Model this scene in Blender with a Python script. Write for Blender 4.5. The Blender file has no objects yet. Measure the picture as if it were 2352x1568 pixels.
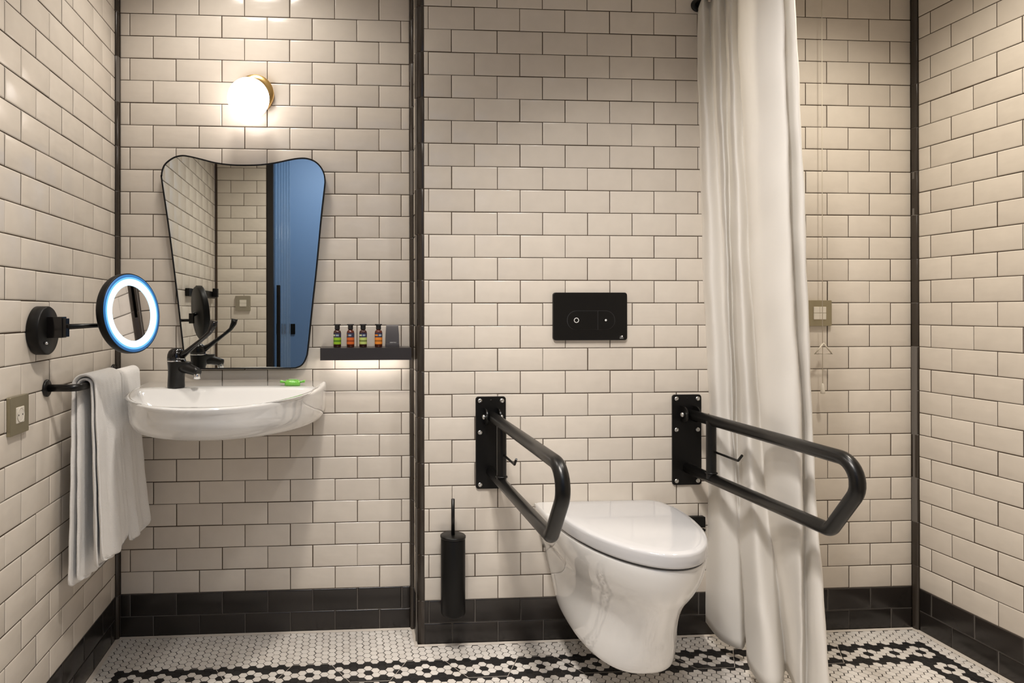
import bpy, bmesh, math, random
from math import sin, cos, pi, radians, sqrt
from mathutils import Vector, Matrix

random.seed(7)
SC = bpy.context.scene
COL = SC.collection
ZF = 0.145                      # height of the black tile plinth above the floor

# ------------------------------------------------------------------ camera
cam_d = bpy.data.cameras.new('camera')
cam = bpy.data.objects.new('camera', cam_d)
COL.objects.link(cam)
def cam_rot():
    p, r, y = 0.00144, 0.00125, -0.0676
    Rz = Matrix(((cos(y), -sin(y), 0), (sin(y), cos(y), 0), (0, 0, 1)))
    Rx = Matrix(((1, 0, 0), (0, cos(p), -sin(p)), (0, sin(p), cos(p))))
    Ry = Matrix(((cos(r), 0, sin(r)), (0, 1, 0), (-sin(r), 0, cos(r))))
    return Rz @ Rx @ Ry
_R = cam_rot()
_B = Matrix(((_R[0][0], _R[0][2], -_R[0][1]), (_R[1][0], _R[1][2], -_R[1][1]), (_R[2][0], _R[2][2], -_R[2][1])))
cam.matrix_world = Matrix.Translation((0.76262, -2.29368, 0.94728 + ZF)) @ _B.to_4x4()
cam_d.sensor_width = 36.0
cam_d.lens = 1535.8 / 2352 * 36
cam_d.shift_x = (1176 - 893.58) / 2352
cam_d.shift_y = (711.67 - 784) / 2352
cam_d.clip_start = 0.02
SC.camera = cam

# ------------------------------------------------------------------ world, lights, exposure
SC.view_settings.view_transform = 'Standard'
SC.view_settings.look = 'None'
SC.view_settings.gamma = 1.0
SC.view_settings.use_curve_mapping = False
SC.view_settings.exposure = 0.05
W = bpy.data.worlds.new('world'); SC.world = W; W.use_nodes = True
W.node_tree.nodes['Background'].inputs[0].default_value = (0.55, 0.62, 0.75, 1)
W.node_tree.nodes['Background'].inputs[1].default_value = 0.05

def spot(name, loc, tgt, power, angle, blend, size, col):
    d = bpy.data.lights.new(name, 'SPOT'); o = bpy.data.objects.new(name, d); COL.objects.link(o)
    d.energy = power; d.spot_size = radians(angle); d.spot_blend = blend; d.shadow_soft_size = size; d.color = col
    o.location = loc
    o.rotation_euler = (Vector(tgt) - Vector(loc)).to_track_quat('-Z', 'Y').to_euler()
    return o
def area(name, loc, tgt, power, sx, sy, col):
    d = bpy.data.lights.new(name, 'AREA'); o = bpy.data.objects.new(name, d); COL.objects.link(o)
    d.energy = power; d.shape = 'RECTANGLE'; d.size = sx; d.size_y = sy; d.color = col
    o.location = loc
    o.rotation_euler = (Vector(tgt) - Vector(loc)).to_track_quat('-Z', 'Y').to_euler()
    return o
WARM = (1.0, 0.86, 0.70)
HC = 2.46
NEUT = (1.0, 0.955, 0.92)
spot('downlight_toilet', (1.62, -0.98, HC - .03), (1.60, -0.80, 0), 31, 112, 0.9, 0.05, NEUT)
spot('downlight_basin', (0.44, -0.37, HC - .03), (0.48, -0.28, 0), 27, 132, 0.8, 0.09, (1.0, 0.93, 0.85))
spot('downlight_shower', (2.26, -0.70, HC - .03), (2.34, -0.50, 0), 56, 112, 1.0, 0.05, (1.0, 0.91, 0.78))
spot('fill_spot_right', (0.95, -1.60, HC - .03), (2.0, -0.40, 0.4), 100, 74, 0.9, 0.07, (1.0, 0.945, 0.89))  # added unseen fill, aimed right to lift the curtain and toilet
spot('fill_spot_left', (0.80, -1.25, HC - .03), (0.66, -1.20, 0), 78, 124, 0.9, 0.07, (1.0, 0.92, 0.83))  # added unseen fill for the left wall and the wall by the doorway
area('hallway_daylight', (0.9, -2.5, 2.40), (0.7, -3.3, 0.9), 20, 1.2, 0.4, (0.84, 0.92, 1.0))

# ------------------------------------------------------------------ materials
MAT = {}
def new_mat(name):
    m = bpy.data.materials.new(name); m.use_nodes = True
    MAT[name] = m
    nt = m.node_tree; b = nt.nodes['Principled BSDF']
    return m, nt, b
def noise_bump(nt, b, scale, strength, dist=0.001, detail=2.0, obj=True):
    tc = nt.nodes.new('ShaderNodeTexCoord'); n = nt.nodes.new('ShaderNodeTexNoise'); bp = nt.nodes.new('ShaderNodeBump')
    n.inputs['Scale'].default_value = scale; n.inputs['Detail'].default_value = detail
    nt.links.new(tc.outputs['Object'], n.inputs['Vector'])
    nt.links.new(n.outputs['Fac'], bp.inputs['Height'])
    bp.inputs['Strength'].default_value = strength; bp.inputs['Distance'].default_value = dist
    nt.links.new(bp.outputs['Normal'], b.inputs['Normal'])
    return tc, n, bp
def plain(name, col, rough=0.5, metal=0.0, bump=None, coat=0.0, spec=0.5):
    m, nt, b = new_mat(name)
    b.inputs['Base Color'].default_value = (*col, 1); b.inputs['Roughness'].default_value = rough
    b.inputs['Metallic'].default_value = metal; b.inputs['Coat Weight'].default_value = coat
    b.inputs['Specular IOR Level'].default_value = spec
    if bump: noise_bump(nt, b, *bump)
    return m
def emis(name, col, strength):
    m, nt, b = new_mat(name)
    b.inputs['Base Color'].default_value = (*col, 1)
    b.inputs['Emission Color'].default_value = (*col, 1); b.inputs['Emission Strength'].default_value = strength
    return m
def tile_mat(name, c1, c2, rough, bump_s, bscale=14.0, hue=None):
    # glazed tile: the tone differs a little from tile to tile (face attribute "tv")
    m, nt, b = new_mat(name)
    at = nt.nodes.new('ShaderNodeAttribute'); at.attribute_name = 'tv'; at.attribute_type = 'GEOMETRY'
    r = nt.nodes.new('ShaderNodeMix'); r.data_type = 'RGBA'
    r.inputs[6].default_value = (*c1, 1); r.inputs[7].default_value = (*c2, 1)
    nt.links.new(at.outputs['Fac'], r.inputs[0])
    tc = nt.nodes.new('ShaderNodeTexCoord')
    n2 = nt.nodes.new('ShaderNodeTexNoise'); n2.inputs['Scale'].default_value = 22
    nt.links.new(tc.outputs['Object'], n2.inputs['Vector'])
    mx = nt.nodes.new('ShaderNodeMix'); mx.data_type = 'RGBA'; mx.blend_type = 'MULTIPLY'; mx.inputs[0].default_value = 0.10
    nt.links.new(r.outputs[2], mx.inputs[6]); nt.links.new(n2.outputs['Fac'], mx.inputs[7])
    nt.links.new(mx.outputs[2], b.inputs['Base Color'])
    b.inputs['Roughness'].default_value = rough
    n = nt.nodes.new('ShaderNodeTexNoise'); n.inputs['Scale'].default_value = bscale; n.inputs['Detail'].default_value = 1.5
    ns = nt.nodes.new('ShaderNodeVectorMath'); ns.operation = 'MULTIPLY'; ns.inputs[1].default_value = (1, 1, 2.4)
    nt.links.new(tc.outputs['Object'], ns.inputs[0]); nt.links.new(ns.outputs[0], n.inputs['Vector'])
    bp = nt.nodes.new('ShaderNodeBump'); bp.inputs['Strength'].default_value = bump_s; bp.inputs['Distance'].default_value = 0.004
    nt.links.new(n.outputs['Fac'], bp.inputs['Height']); nt.links.new(bp.outputs['Normal'], b.inputs['Normal'])
    return m
tile_mat('cream_tile', (0.71, 0.645, 0.565), (0.765, 0.70, 0.615), 0.20, 0.26)
tile_mat('black_tile', (0.017, 0.014, 0.012), (0.028, 0.023, 0.020), 0.24, 0.20)
tile_mat('mosaic_white', (0.78, 0.725, 0.665), (0.88, 0.83, 0.77), 0.42, 0.05)
tile_mat('mosaic_black', (0.018, 0.017, 0.017), (0.03, 0.028, 0.027), 0.38, 0.05)
plain('dark_grout', (0.075, 0.05, 0.032), 0.9)
plain('grey_grout', (0.14, 0.125, 0.11), 0.9)
plain('floor_grout', (0.030, 0.024, 0.020), 0.9)
plain('pale_caulk', (0.62, 0.56, 0.49), 0.7, bump=(60, .4, .002))
plain('pencil_tile', (0.040, 0.031, 0.024), 0.24, bump=(25, .25, .003))
plain('ceiling_paint', (0.80, 0.78, 0.74), 0.9, bump=(80, .1, .001))
plain('matt_black', (0.0045, 0.0042, 0.004), 0.42, bump=(400, .05, .0005), spec=0.25)
plain('satin_black', (0.006, 0.0055, 0.005), 0.30, bump=(300, .04, .0005), spec=0.38)
plain('gloss_black', (0.006, 0.005, 0.005), 0.12)
plain('chrome', (0.75, 0.75, 0.76), 0.12, 1.0)
plain('zinc_bolt', (0.62, 0.62, 0.60), 0.32, 1.0, bump=(300, .3, .0005))
plain('brass', (0.82, 0.55, 0.22), 0.22, 1.0)
plain('ceramic', (0.78, 0.77, 0.75), 0.06, coat=0.6)
plain('seat_plastic', (0.56, 0.555, 0.56), 0.10, coat=0.3)
plain('gap_dark', (0.03, 0.03, 0.032), 0.6)
plain('champagne_metal', (0.36, 0.32, 0.22), 0.34, 0.75, bump=(200, .05, .0005))
plain('champagne_pale', (0.40, 0.36, 0.28), 0.36, 0.55)
plain('cream_plastic', (0.75, 0.70, 0.61), 0.3)
plain('shelf_metal', (0.055, 0.048, 0.046), 0.30, 0.35, bump=(180, .05, .0005))
plain('mirror_glass', (0.72, 0.74, 0.72), 0.0, 1.0)
plain('shave_glass', (0.86, 0.86, 0.88), 0.02, 1.0)
plain('blue_paint', (0.20, 0.32, 0.52), 0.45, bump=(50, .05, .001))
plain('jamb_black', (0.010, 0.008, 0.007), 0.4)
plain('hall_floor', (0.20, 0.17, 0.14), 0.5, bump=(12, .1, .002))
plain('white_mark', (0.75, 0.75, 0.74), 0.5)
plain('green_wrap', (0.20, 0.56, 0.08), 0.25, bump=(120, .6, .002))
plain('pale_green_wrap', (0.45, 0.72, 0.30), 0.3)
plain('cord', (0.72, 0.66, 0.55), 0.7)
plain('black_cap', (0.010, 0.009, 0.010), 0.4)
plain('slate_pack', (0.075, 0.068, 0.068), 0.42, 0.3)
emis('opal_globe', (1.0, 0.93, 0.88), 5.2)
emis('ring_light', (0.62, 0.86, 1.0), 1.15)
emis('blue_rim_glow', (0.02, 0.15, 0.42), 0.35)  # faint blue spill of the ring light on the black rim, painted as emission
emis('blue_glow', (0.12, 0.42, 0.85), 0.75)  # same painted spill, stronger next to the ring
emis('led_strip', (1.0, 0.93, 0.86), 22.0)
def amber(name, col):
    m, nt, b = new_mat(name)
    b.inputs['Base Color'].default_value = (*col, 1); b.inputs['Roughness'].default_value = 0.1
    b.inputs['Coat Weight'].default_value = 0.5
    return m
amber('amber_dark', (0.045, 0.010, 0.006)); amber('amber_red', (0.10, 0.018, 0.007))
for n, c in (('lab_green', (.30, .52, .02)), ('lab_green_d', (.06, .19, .01)), ('lab_red', (.66, .13, .02)), ('lab_red_d', (.26, .04, .008)),
             ('lab_lime', (.52, .62, .18)), ('lab_lime_d', (.16, .20, .05)), ('lab_orange', (.80, .26, .03)), ('lab_orange_d', (.34, .11, .01)),
             ('lab_navy', (.03, .03, .07)), ('lab_mark', (.33, .40, .47)), ('lab_cream', (.62, .66, .40))):
    plain(n, c, 0.35)
def fabric(name, col, transl, fine, strength):
    m, nt, b = new_mat(name)
    b.inputs['Base Color'].default_value = (*col, 1); b.inputs['Roughness'].default_value = 0.9
    b.inputs['Sheen Weight'].default_value = 0.25
    tc, n, bp = noise_bump(nt, b, fine, strength, 0.002, 6.0)
    if transl > 0:
        tr = nt.nodes.new('ShaderNodeBsdfTranslucent'); tr.inputs[0].default_value = (*col, 1)
        mix = nt.nodes.new('ShaderNodeMixShader'); mix.inputs[0].default_value = transl
        out = nt.nodes['Material Output']
        nt.links.new(b.outputs[0], mix.inputs[1]); nt.links.new(tr.outputs[0], mix.inputs[2])
        nt.links.new(mix.outputs[0], out.inputs['Surface'])
    return m
fabric('curtain_cloth', (0.95, 0.93, 0.895), 0.42, 55, 0.08)
fabric('terry', (0.95, 0.93, 0.90), 0.0, 420, 0.9)
def glass_mat():
    m, nt, b = new_mat('fluted_glass')
    b.inputs['Base Color'].default_value = (0.75, 0.86, 0.92, 1); b.inputs['Roughness'].default_value = 0.06
    b.inputs['Transmission Weight'].default_value = 0.95; b.inputs['IOR'].default_value = 1.45
glass_mat()

# ------------------------------------------------------------------ mesh helpers
class MB:
    def __init__(s): s.v = []; s.f = []; s.m = []; s.sm = []; s.tv = []
    def add(s, vs, fs, mat=0, smooth=False, tv=0.5):
        o = len(s.v); s.v += [tuple(v) for v in vs]
        for f in fs: s.f.append([i + o for i in f]); s.m.append(mat); s.sm.append(smooth); s.tv.append(tv)
        return s
    def build(s, name, mats, parent=None, bevel=0.0, seg=2, autos=None):
        me = bpy.data.meshes.new(name)
        me.from_pydata(s.v, [], s.f); me.validate(); me.update()
        if not isinstance(mats, (list, tuple)): mats = [mats]
        for m in mats: me.materials.append(MAT[m])
        if len(me.polygons) == len(s.f):
            me.polygons.foreach_set('material_index', s.m); me.polygons.foreach_set('use_smooth', s.sm)
            a = me.attributes.new('tv', 'FLOAT', 'FACE'); a.data.foreach_set('value', s.tv)
        o = bpy.data.objects.new(name, me); COL.objects.link(o)
        if parent is not None: o.parent = parent; o.matrix_parent_inverse = parent.matrix_basis.inverted()
        if bevel > 0:
            md = o.modifiers.new('bevel', 'BEVEL'); md.width = bevel; md.segments = seg; md.limit_method = 'ANGLE'; md.angle_limit = radians(40)
            for p in me.polygons: p.use_smooth = True
            w = o.modifiers.new('wn', 'WEIGHTED_NORMAL'); w.keep_sharp = True
        return o
    def box(s, a, b, mat=0):
        x0, y0, z0 = a; x1, y1, z1 = b
        v = [(x0, y0, z0), (x1, y0, z0), (x1, y1, z0), (x0, y1, z0), (x0, y0, z1), (x1, y0, z1), (x1, y1, z1), (x0, y1, z1)]
        return s.add(v, [(0, 3, 2, 1), (4, 5, 6, 7), (0, 1, 5, 4), (1, 2, 6, 5), (2, 3, 7, 6), (3, 0, 4, 7)], mat)
    def rings(s, rs, mat=0, smooth=True, caps=(True, True), closed=True):
        n = len(rs[0]); o = []
        vs = [p for r in rs for p in r]; fs = []
        for i in range(len(rs) - 1):
            for j in range(n if closed else n - 1):
                k = (j + 1) % n
                fs.append((i * n + j, i * n + k, (i + 1) * n + k, (i + 1) * n + j))
        s.add(vs, fs, mat, smooth)
        base = len(s.v) - len(vs)
        if caps[0]: s.f.append([base + j for j in reversed(range(n))]); s.m.append(mat); s.sm.append(False); s.tv.append(.5)
        if caps[1]: s.f.append([base + (len(rs) - 1) * n + j for j in range(n)]); s.m.append(mat); s.sm.append(False); s.tv.append(.5)
        return s
    def lathe(s, prof, c=(0, 0, 0), axis=(0, 0, 1), n=40, mat=0, smooth=True, caps=(True, True)):
        ax = Vector(axis).normalized(); q = ax.to_track_quat('Z', 'Y') if abs(ax.z) < .999 else Matrix.Identity(3).to_quaternion()
        if ax.z < -.999: q = Matrix.Rotation(pi, 3, 'X').to_quaternion()
        rs = []
        for r, h in prof:
            rs.append([Vector(c) + q @ Vector((max(r, 1e-5) * cos(2 * pi * j / n), max(r, 1e-5) * sin(2 * pi * j / n), h)) for j in range(n)])
        return s.rings(rs, mat, smooth, caps)
    def tube(s, pts, r, n=16, mat=0, caps=(True, True), closed=False):
        pts = [Vector(p) for p in pts]; rs = []
        N = len(pts)
        t0 = (pts[1] - pts[0]).normalized()
        up = Vector((0, 0, 1)) if abs(t0.z) < .9 else Vector((1, 0, 0))
        nrm = (up - t0 * up.dot(t0)).normalized()
        for i, p in enumerate(pts):
            if i == 0: t = t0
            elif i == N - 1: t = (pts[-1] - pts[-2]).normalized()
            else: t = ((pts[i + 1] - p).normalized() + (p - pts[i - 1]).normalized()).normalized()
            nrm = (nrm - t * nrm.dot(t)).normalized(); bn = t.cross(nrm)
            rr = r[i] if isinstance(r, (list, tuple)) else r
            rs.append([p + (nrm * cos(2 * pi * j / n) + bn * sin(2 * pi * j / n)) * rr for j in range(n)])
        return s.rings(rs, mat, True, caps)
def fillet(pts, radii, seg=8):
    pts = [Vector(p) for p in pts]; out = [pts[0]]
    for i in range(1, len(pts) - 1):
        r = radii[i - 1] if isinstance(radii, (list, tuple)) else radii
        a = (pts[i - 1] - pts[i]).normalized(); b = (pts[i + 1] - pts[i]).normalized()
        ang = a.angle(b); d = r / math.tan(ang / 2)
        p0 = pts[i] + a * d; p1 = pts[i] + b * d
        c = pts[i] + (a + b).normalized() * (r / sin(ang / 2))
        v0 = p0 - c; v1 = p1 - c; tot = v0.angle(v1); ax = v0.cross(v1).normalized()
        for k in range(seg + 1): out.append(c + Matrix.Rotation(tot * k / seg, 3, ax) @ v0)
    out.append(pts[-1]); return out
def rrect(w, h, r, seg=6):
    out = []
    for cx, cy, a0 in ((w / 2 - r, h / 2 - r, 0), (-w / 2 + r, h / 2 - r, 90), (-w / 2 + r, -h / 2 + r, 180), (w / 2 - r, -h / 2 + r, 270)):
        for k in range(seg + 1):
            a = radians(a0 + 90 * k / seg); out.append((cx + r * cos(a), cy + r * sin(a)))
    return out
def plate(mb, c, u, v, n, w, h, r, t, mat=0, ease=0.001):
    # rounded plate lying on a wall, c = centre on the wall, n = outward
    c, u, v, n = Vector(c), Vector(u), Vector(v), Vector(n)
    def ring(k, d): return [c + u * a * (w - 2 * k) / w + v * b * (h - 2 * k) / h + n * d for a, b in rrect(w, h, r)]
    rs = [ring(0, 0), ring(0, t - ease), ring(ease * .4, t - ease * .3), ring(ease, t)]
    if u.cross(v).dot(n) < 0: rs = [list(reversed(q)) for q in rs]
    mb.rings(rs, mat, False); return mb
def empty(name, loc, label, cat, group=None):
    o = bpy.data.objects.new(name, None); COL.objects.link(o); o.location = loc; o.empty_display_size = 0.05
    o['label'] = label; o['category'] = cat
    if group: o['group'] = group
    bpy.context.view_layer.update()
    return o
def tag(o, label, cat, group=None, kind=None):
    o['label'] = label; o['category'] = cat
    if group: o['group'] = group
    if kind: o['kind'] = kind
    return o
def struct(o, label=None):
    o['kind'] = 'structure'
    if label: o['label'] = label
    o['category'] = o.name.split('_')[0].split('.')[0]
    return o
def text_into(mb, body, c, u, v, n, height, mat=0, depth=0.0004, align='CENTER'):
    cu = bpy.data.curves.new('t', 'FONT'); cu.body = body; cu.size = 1.0; cu.align_x = align; cu.align_y = 'CENTER'; cu.resolution_u = 3
    ob = bpy.data.objects.new('t', cu); COL.objects.link(ob)
    bpy.context.view_layer.update()
    me = bpy.data.meshes.new_from_object(ob.evaluated_get(bpy.context.evaluated_depsgraph_get()))
    k = height / 0.72
    c, u, v, n = Vector(c), Vector(u), Vector(v), Vector(n)
    vs = [c + u * p.co.x * k + v * p.co.y * k + n * depth for p in me.vertices]
    mb.add(vs, [list(p.vertices) for p in me.polygons], mat)
    bpy.data.objects.remove(ob); bpy.data.curves.remove(cu); bpy.data.meshes.remove(me)

# ------------------------------------------------------------------ room shell
H = 0.07483; PJ = 0.152
LX, RX, MY = 0.00413, 2.71878, -0.11847
RETX = 1.003; FY = -1.78
Z3 = Vector((0, 0, 1))
def tile_wall(mb, org, d, n, s0, s1, k0, k1, off, mat, seed, gw=0.0024, extra=None, ztop=None, zbot=None):
    """running-bond tiles: org on the wall plane at z=0, d along it, n outward; rows k0..k1-1 counted from the plinth top"""
    rnd = random.Random(seed); org, d, n = Vector(org), Vector(d), Vector(n)
    flip = d.cross(Z3).dot(n) < 0
    for k in range(k0, k1):
        zb = ZF + k * H; zt = zb + H
        if zbot is not None: zb = max(zb, zbot)
        if ztop is not None: zt = min(zt, ztop)
        if zt - zb < .01: continue
        base = off + (0.0 if k % 2 else PJ / 2)
        j0 = math.floor((s0 - base) / PJ)
        xs = [s0]; j = j0 + 1
        while base + j * PJ < s1 - .006:
            x = base + j * PJ
            if x > s0 + .006: xs.append(x)
            j += 1
        xs.append(s1)
        if extra and k in extra: xs = sorted(xs + [x for x in extra[k] if s0 < x < s1])
        for a, b in zip(xs[:-1], xs[1:]):
            g = gw / 2
            jx = rnd.gauss(0, .0003); jz = rnd.gauss(0, .0003)
            A, B, Cc, D = a + g + jx, b - g + jx, zb + g + jz, zt - g + jz
            if B - A < .004: continue
            tilt_u, tilt_v = rnd.gauss(0, .0035), rnd.gauss(0, .0035); lift = rnd.gauss(0, .00015)
            tv = min(1, max(0, rnd.gauss(.5, .25)))
            e = min(.0035, (B - A) / 3); e2 = .0011
            us = [A, A + e2, A + e, B - e, B - e2, B]; vs_ = [Cc, Cc + e2, Cc + e, D - e, D - e2, D]
            dep = [0.0002, .0012, .0018, .0018, .0012, .0002]
            verts = []
            for iv, vv in enumerate(vs_):
                for iu, uu in enumerate(us):
                    h = min(dep[iu], dep[iv])
                    if (iu in (0, 5)) and (iv in (0, 5)): h = -.0004
                    dd = h + lift + (tilt_u * (uu - (A + B) / 2) + tilt_v * (vv - (Cc + D) / 2)) * .5
                    verts.append(org + d * uu + Z3 * vv + n * dd)
            fs = []
            for iv in range(5):
                for iu in range(5):
                    q = (iv * 6 + iu, iv * 6 + iu + 1, (iv + 1) * 6 + iu + 1, (iv + 1) * 6 + iu)
                    fs.append(tuple(reversed(q)) if flip else q)
            mb.add(verts, fs, mat, True, tv)
def slab(mb, org, d, n, s0, s1, z0, z1, mat, t=0.06, face=-0.0004):
    org, d, n = Vector(org), Vector(d), Vector(n)
    c = [org + d * s0 + n * face, org + d * s1 + n * face, org + d * s1 - n * t, org + d * s0 - n * t]
    v = [p + Z3 * z0 for p in c] + [p + Z3 * z1 for p in c]
    f = [(0, 3, 2, 1), (4, 5, 6, 7), (0, 1, 5, 4), (1, 2, 6, 5), (2, 3, 7, 6), (3, 0, 4, 7)]
    if d.cross(Z3).dot(n) < 0: f = [tuple(reversed(x)) for x in f]
    mb.add(v, f, mat)
TOPK = 31
def wall(name, bname, org, d, n, s0, s1, off, seed, a0=None, a1=None, extra=None, t=.06, label=None):
    mb = MB(); slab(mb, org, d, n, a0 if a0 is not None else s0, a1 if a1 is not None else s1, ZF, HC, 1, t)
    tile_wall(mb, org, d, n, s0, s1, 0, TOPK, off, 0, seed, extra=extra, ztop=HC)
    o = struct(mb.build(name, ['cream_tile', 'dark_grout']), label)
    if bname:
        mb = MB(); slab(mb, org, d, n, a0 if a0 is not None else s0, a1 if a1 is not None else s1, 0, ZF, 1, t)
        tile_wall(mb, org, d, n, s0, s1, -2, 0, off, 0, seed + 50, zbot=.002)
        struct(mb.build(bname, ['black_tile', 'grey_grout']), 'two rows of black tiles along the foot of the %s wall' % bname.split('_', 1)[1].replace('_', ' '))
    return o
wall('wall_alcove', 'baseboard_alcove', (0, 0, 0), (1, 0, 0), (0, -1, 0), 0.016, 0.990, 0.04828, 1, a0=LX, a1=RETX,
     extra={6: [0.04828 + 2 * PJ, 0.04828 + 3 * PJ]}, label='cream tiled wall behind the basin')
wall('wall_back', 'baseboard_back', (0, MY, 0), (1, 0, 0), (0, -1, 0), 1.024, 2.711, 1.04027, 2, a0=1.0035, a1=RX, label='cream tiled wall behind the toilet and shower')
wall('wall_left', 'baseboard_left', (LX, 0, 0), (0, 1, 0), (1, 0, 0), FY + .012, -0.018, -0.74136, 3, a0=FY, a1=0, label='cream tiled wall left of the basin')
wall('wall_right', 'baseboard_right', (RX, 0, 0), (0, -1, 0), (-1, 0, 0), 0.142, -FY, 0.18842, 4, a0=-MY, a1=-FY, label='cream tiled wall right of the shower')
# return face between alcove and back wall
wall('wall_return', 'baseboard_return', (RETX, 0, 0), (0, 1, 0), (-1, 0, 0), -0.094, -0.014, -0.20, 5, a0=-.1185, a1=0, t=.0004, label='narrow return between alcove and back wall')
# wall with the doorway behind the viewpoint
wall('wall_front', 'baseboard_front', (0, FY, 0), (1, 0, 0), (0, 1, 0), 0.016, 0.305, 0.02, 6, a0=LX, a1=.307, t=.07, label='cream tiled wall beside the doorway')
wall('wall_front_right', 'baseboard_front_right', (0, FY, 0), (1, 0, 0), (0, 1, 0), 1.50, RX - .012, 0.02, 7, a0=1.50, a1=RX, t=.07, label='cream tiled wall on the far side of the doorway')
mb = MB(); mb.box((.345, FY - .07, 2.20), (1.4595, FY, HC)); struct(mb.build('wall_lintel', 'ceiling_paint'), 'plain lintel over the doorway')
mb = MB(); mb.box((.3075, FY - .072, 0), (.345, FY + .006, HC)); mb.box((1.46, FY - .072, 0), (1.4995, FY + .006, HC)); mb.box((.345, FY - .072, 2.16), (1.46, FY + .006, 2.1995))
struct(mb.build('trim_5', 'jamb_black'), 'black door surround')

# pencil trims
def trim(name, prof, z0, z1, k0, label):
    mb = MB(); k = k0
    zs = [z0]; z = ZF + k0 * H
    while z < z1 - .01:
        if z > z0 + .01: zs.append(z)
        z += 2 * H
    zs.append(z1)
    for a, b in zip(zs[:-1], zs[1:]):
        a += .0007; b -= .0007
        jit = random.gauss(0, .0005)
        rs = []
        for zz, sc in ((a, .93), (a + .0015, 1), (a + (b - a) * .5, 1.012), (b - .0015, 1), (b, .93)):
            cx = sum(p[0] for p in prof) / len(prof); cy = sum(p[1] for p in prof) / len(prof)
            rs.append([Vector((cx + (p[0] - cx) * sc + jit, cy + (p[1] - cy) * sc, zz)) for p in prof])
        mb.rings(rs, 0, True)
    mb2 = [(p[0] * .9 + .1 * sum(q[0] for q in prof) / len(prof), p[1] * .9 + .1 * sum(q[1] for q in prof) / len(prof)) for p in prof]
    mb.rings([[Vector((p[0], p[1], z0)) for p in mb2], [Vector((p[0], p[1], z1)) for p in mb2]], 1, False)
    return struct(mb.build(name, ['pencil_tile', 'grey_grout']), label)
def arc(cx, cy, r, a0, a1, n=7): return [(cx + r * cos(radians(a0 + (a1 - a0) * i / n)), cy + r * sin(radians(a0 + (a1 - a0) * i / n))) for i in range(n + 1)]
trim('trim_1', [(LX + .0003, -.0003)] + [(LX + .0003 + x, -.0003 - y) for x, y in ((0, .019), (.0045, .0175), (.0085, .013), (.011, .008), (.0118, .0))], .001, HC, 0, 'black pencil tile in the left corner')
trim('trim_2', [(RETX - .001, -.0004)] + [(RETX - .001 - x, -.0004 - y) for x, y in ((.0125, 0), (.0115, .006), (.008, .0105), (.003, .0135), (0, .0135))][::1], .001, HC, 0, 'black pencil tile inside the alcove corner')
trim('trim_3', [(1.0235, MY + .0002)] + [(1.0235, MY - .0025)] + arc(1.0222, MY + .0180, .0205, 270, 180) + [(RETX - .0052, MY + .022), (RETX + .0002, MY + .022), (RETX + .0002, MY + .0002)][0:1] + [(1.0033, MY + .0235), (1.0033, MY + .0002)], .001, HC, 0, 'black rounded tile on the outer corner')
trim('trim_4', [(RX - .0003, MY - .0003)] + [(RX - .0003 - x, MY - .0003 - y) for x, y in ((.0085, 0), (.0085, .006), (.0075, .014), (.005, .021), (0, .0245))], .001, HC, 1, 'black pencil tile in the shower corner')

# ceiling
mb = MB(); mb.box((-.6, -3.4, HC + .001), (3.0, .1, HC + .06)); struct(mb.build('ceiling', 'ceiling_paint'), 'plain pale ceiling')
# hallway behind the doorway
mb = MB(); mb.box((-.6, -3.38, 0), (3.0, -3.30, HC)); struct(mb.build('wall_hallway', 'blue_paint'), 'blue painted hallway wall')
mb = MB(); mb.box((-.68, -3.30, 0), (-.60, FY - .075, HC)); struct(mb.build('wall_hallway_left', 'blue_paint'), 'blue painted end of the hallway')
mb = MB(); mb.box((3.0, -3.30, 0), (3.08, FY - .075, HC)); struct(mb.build('wall_hallway_right', 'ceiling_paint'), 'pale end of the hallway')
mb = MB(); mb.box((-.6, -3.30, -.06), (3.0, FY - .001, -.001)); struct(mb.build('floor_hallway', 'hall_floor'), 'hallway floor')

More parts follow.
